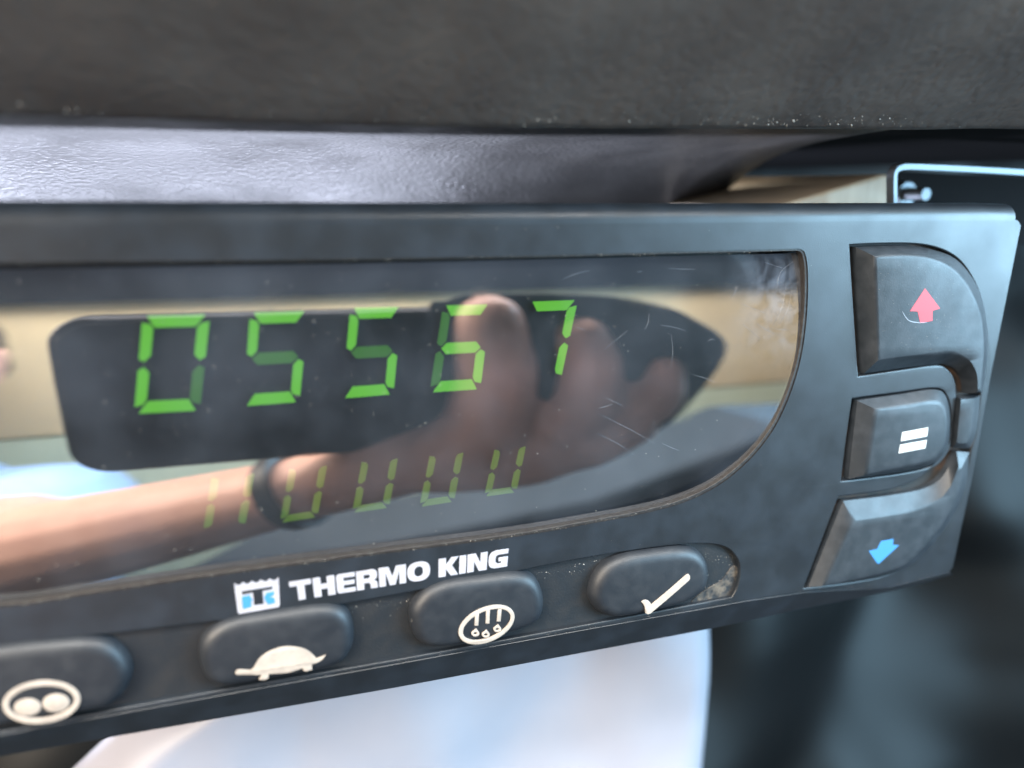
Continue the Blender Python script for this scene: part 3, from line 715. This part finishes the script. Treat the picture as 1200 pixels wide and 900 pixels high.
bmesh.ops.create_icosphere(bm, subdivisions=3, radius=0.078, matrix=Matrix.Translation(headc) @ Matrix.Diagonal((1, 1.15, 1.35, 1)))
bmesh.ops.create_icosphere(bm, subdivisions=2, radius=0.055, matrix=Matrix.Translation(headc+Vector((0, 0.02, -0.062))))
capsule_chain(bm, [(headc+Vector((0, 0.082, 0.01)), 0.008), (headc+Vector((0, 0.098, -0.016)), 0.012)])      # nose
capsule_chain(bm, [(headc+Vector((-0.022, 0.084, -0.052)), 0.006), (headc+Vector((0.022, 0.084, -0.052)), 0.006)])  # lips
for s_ in (-1, 1):
    capsule_chain(bm, [(headc+Vector((s_*0.078, 0, -0.015)), 0.010), (headc+Vector((s_*0.082, -0.006, 0.018)), 0.012)])   # ears
    bmesh.ops.create_icosphere(bm, subdivisions=2, radius=0.014, matrix=Matrix.Translation(headc+Vector((s_*0.03, 0.078, 0.008))))
person = from_bm('person', bm, M_skin, None, 0)
md = person.modifiers.new('fuse', 'REMESH'); md.mode = 'VOXEL'; md.voxel_size = 0.0024; md.use_smooth_shade = True
md = person.modifiers.new('soften', 'SMOOTH'); md.iterations = 3
tag(person, 'person in a light blue shirt holding the phone, mirrored in the display window', 'person')
bm = bmesh.new()
capsule_chain(bm, interp_chain([(neck+Vector((0, -0.01, -0.07)), 0.10), (chest, 0.148), (chest.lerp(pelvis, 0.6), 0.134), (pelvis, 0.144)]))
capsule_chain(bm, interp_chain([(neck+Vector((-0.14, 0, -0.08)), 0.07), (shoulder, 0.066)]))
capsule_chain(bm, interp_chain([(shoulder, 0.064), (elbow.lerp(shoulder, 0.45), 0.058)]))
capsule_chain(bm, interp_chain([(neck+Vector((-0.14, 0, -0.08)), 0.066), (neck+Vector((-0.2, 0.02, -0.30)), 0.055)]))
shirt = from_bm('shirt', bm, M_shirt, person, 0)
md = shirt.modifiers.new('fuse', 'REMESH'); md.mode = 'VOXEL'; md.voxel_size = 0.004; md.use_smooth_shade = True
bm = bmesh.new()
bmesh.ops.create_icosphere(bm, subdivisions=4, radius=0.086, matrix=Matrix.Translation(headc+Vector((0, -0.012, 0.020))) @ Matrix.Diagonal((1.02, 1.12, 1.22, 1)))
bmesh.ops.delete(bm, geom=[v for v in bm.verts if v.co.z < headc.z-0.03 or (v.co.y > headc.y+0.045 and v.co.z < headc.z+0.055)], context='VERTS')
for v in bm.verts: v.co += Vector((mnoise(v.co*60), mnoise(v.co*60+Vector((3, 3, 3))), mnoise(v.co*70)))*0.006
from_bm('hair', bm, M_hair, person, 0)
bm = bmesh.new()
wt = (palm-wrist).normalized(); wa = wt.orthogonal().normalized(); wb = wt.cross(wa); wc = wrist
rg = []
for i in range(32):
    a = 2*PI*i/32; rad_ = wa*math.cos(a)+wb*math.sin(a)
    rg.append([bm.verts.new(wc+rad_*(0.0163+rr_)+wt*o_) for rr_, o_ in ((-0.001, -0.0028), (0.0012, -0.0024), (0.0012, 0.0024), (-0.001, 0.0028))])
for i in range(32):
    for j in range(3): bm.faces.new((rg[i][j], rg[(i+1) % 32][j], rg[(i+1) % 32][j+1], rg[i][j+1]))
from_bm('wristband', bm, M_band, person)

# ================================================================== DUST
def dust():
    bm = bmesh.new()
    def speck(p, r):
        k = random.choice((4, 5, 6)); a0 = random.random()*6
        top = bm.verts.new(p+Vector((0, -r*0.5, 0)))
        st = random.uniform(0.5, 1.5)
        vs = [bm.verts.new(p+Vector((r*st*math.cos(a0+2*PI*i/k)*random.uniform(.6, 1.1), 0, r/st*math.sin(a0+2*PI*i/k)*random.uniform(.6, 1.1)))) for i in range(k)]
        for i in range(k): bm.faces.new((top, vs[i], vs[(i+1) % k]))
    def size(): return 0.00002+0.00006*random.random()**3
    for _ in range(600):                                             # window
        x, y = random.uniform(0, 935), random.uniform(318, 690)
        if y > interp([(0, 700), (445, 642), (700, 603), (800, 580), (870, 530), (915, 460), (940, 320)], x): continue
        p = P(x, y, LY); p.y = lens_y(p.z)-0.00001; speck(p, size()*1.05)
    for _ in range(260):                                             # face
        x, y = random.uniform(0, 1180), random.uniform(262, 760)
        on = y < 286 or (948 < x < 990 and 290 < y < 600) or (620 < x < 940 and interp([(620, 636), (800, 602), (870, 560), (945, 480)], x) < y < interp([(620, 660), (780, 634), (830, 632), (940, 675)], x))
        if on: speck(P(x, y, -0.00001), size()*0.8)
    for _ in range(260):                                             # lower bevel rim
        x = random.uniform(0, 1100); y = interp(bt, x)-random.uniform(0.5, 4)
        speck(P(x, y, -0.00001), size()*0.7)
    for _ in range(520):                                             # dirt lying along the window's seal
        u = random.random(); x = random.uniform(0, 820)
        y = interp([(0, 712), (55, 705.5), (112, 696), (265, 673.5), (445, 649.5), (600, 629.5), (700, 612), (752, 602), (820, 580)], x) + random.uniform(-2, 1.5)
        if random.random() < 0.3: x = random.uniform(0, 940); y = interp([(0, 309), (450, 304), (700, 299.5), (936, 294)], x)+random.uniform(-1.5, 1.5)
        speck(P(x, y, 0.00008), size()*0.9)
    for _ in range(700):                                             # tray between the buttons
        x = random.uniform(380, 862); y = interp([(380, 716), (500, 695), (693, 657), (780, 645), (866, 650)], x)+abs(random.gauss(0, 7))
        if random.random() < 0.38: x, y = random.gauss(848, 11), random.gauss(690, 6)
        if y > interp([(380, 785), (460, 770), (680, 730), (862, 696), (880, 694)], x): continue
        speck(P(x, y, 0.00068), size()*random.choice((0.5, 0.6, 0.8, 1.3)))
    for pts, yy in (((481, 727, 500, 692), -0.0004), ((600, 671, 527, 681), -0.0002), ((797, 643, 733, 651), -0.0002), ((370, 711, 278, 725), -0.0002)):
        for _ in range(60):
            u = random.random(); speck(P(pts[0]+(pts[2]-pts[0])*u, pts[1]+(pts[3]-pts[1])*u+random.uniform(1, 5), yy), size()*0.9)
    for _ in range(260):                                             # console lip
        x = random.uniform(0, 1200); u = random.random()**2
        if random.random() < 0.6: x = random.gauss(960, 110)
        y = interp([(0, 133), (300, 141), (600, 147), (1200, 149), (1400, 149)], max(0, min(1300, x)))-abs(random.gauss(0, 9))
        q = P(x, y, LIPY-0.003); speck(q, size()*random.choice((0.7, 1.0, 1.9)))
    for _ in range(220):                                             # keys
        x, y = random.uniform(1030, 1140), random.uniform(310, 410); speck(P(x, y, UY-0.00001), size()*0.6)
    o = from_bm('dust', bm, M_dust, None, 0)
    tag(o, 'pale dust specks and grime scattered over the controller and console lip', 'dust', kind='stuff')
dust()
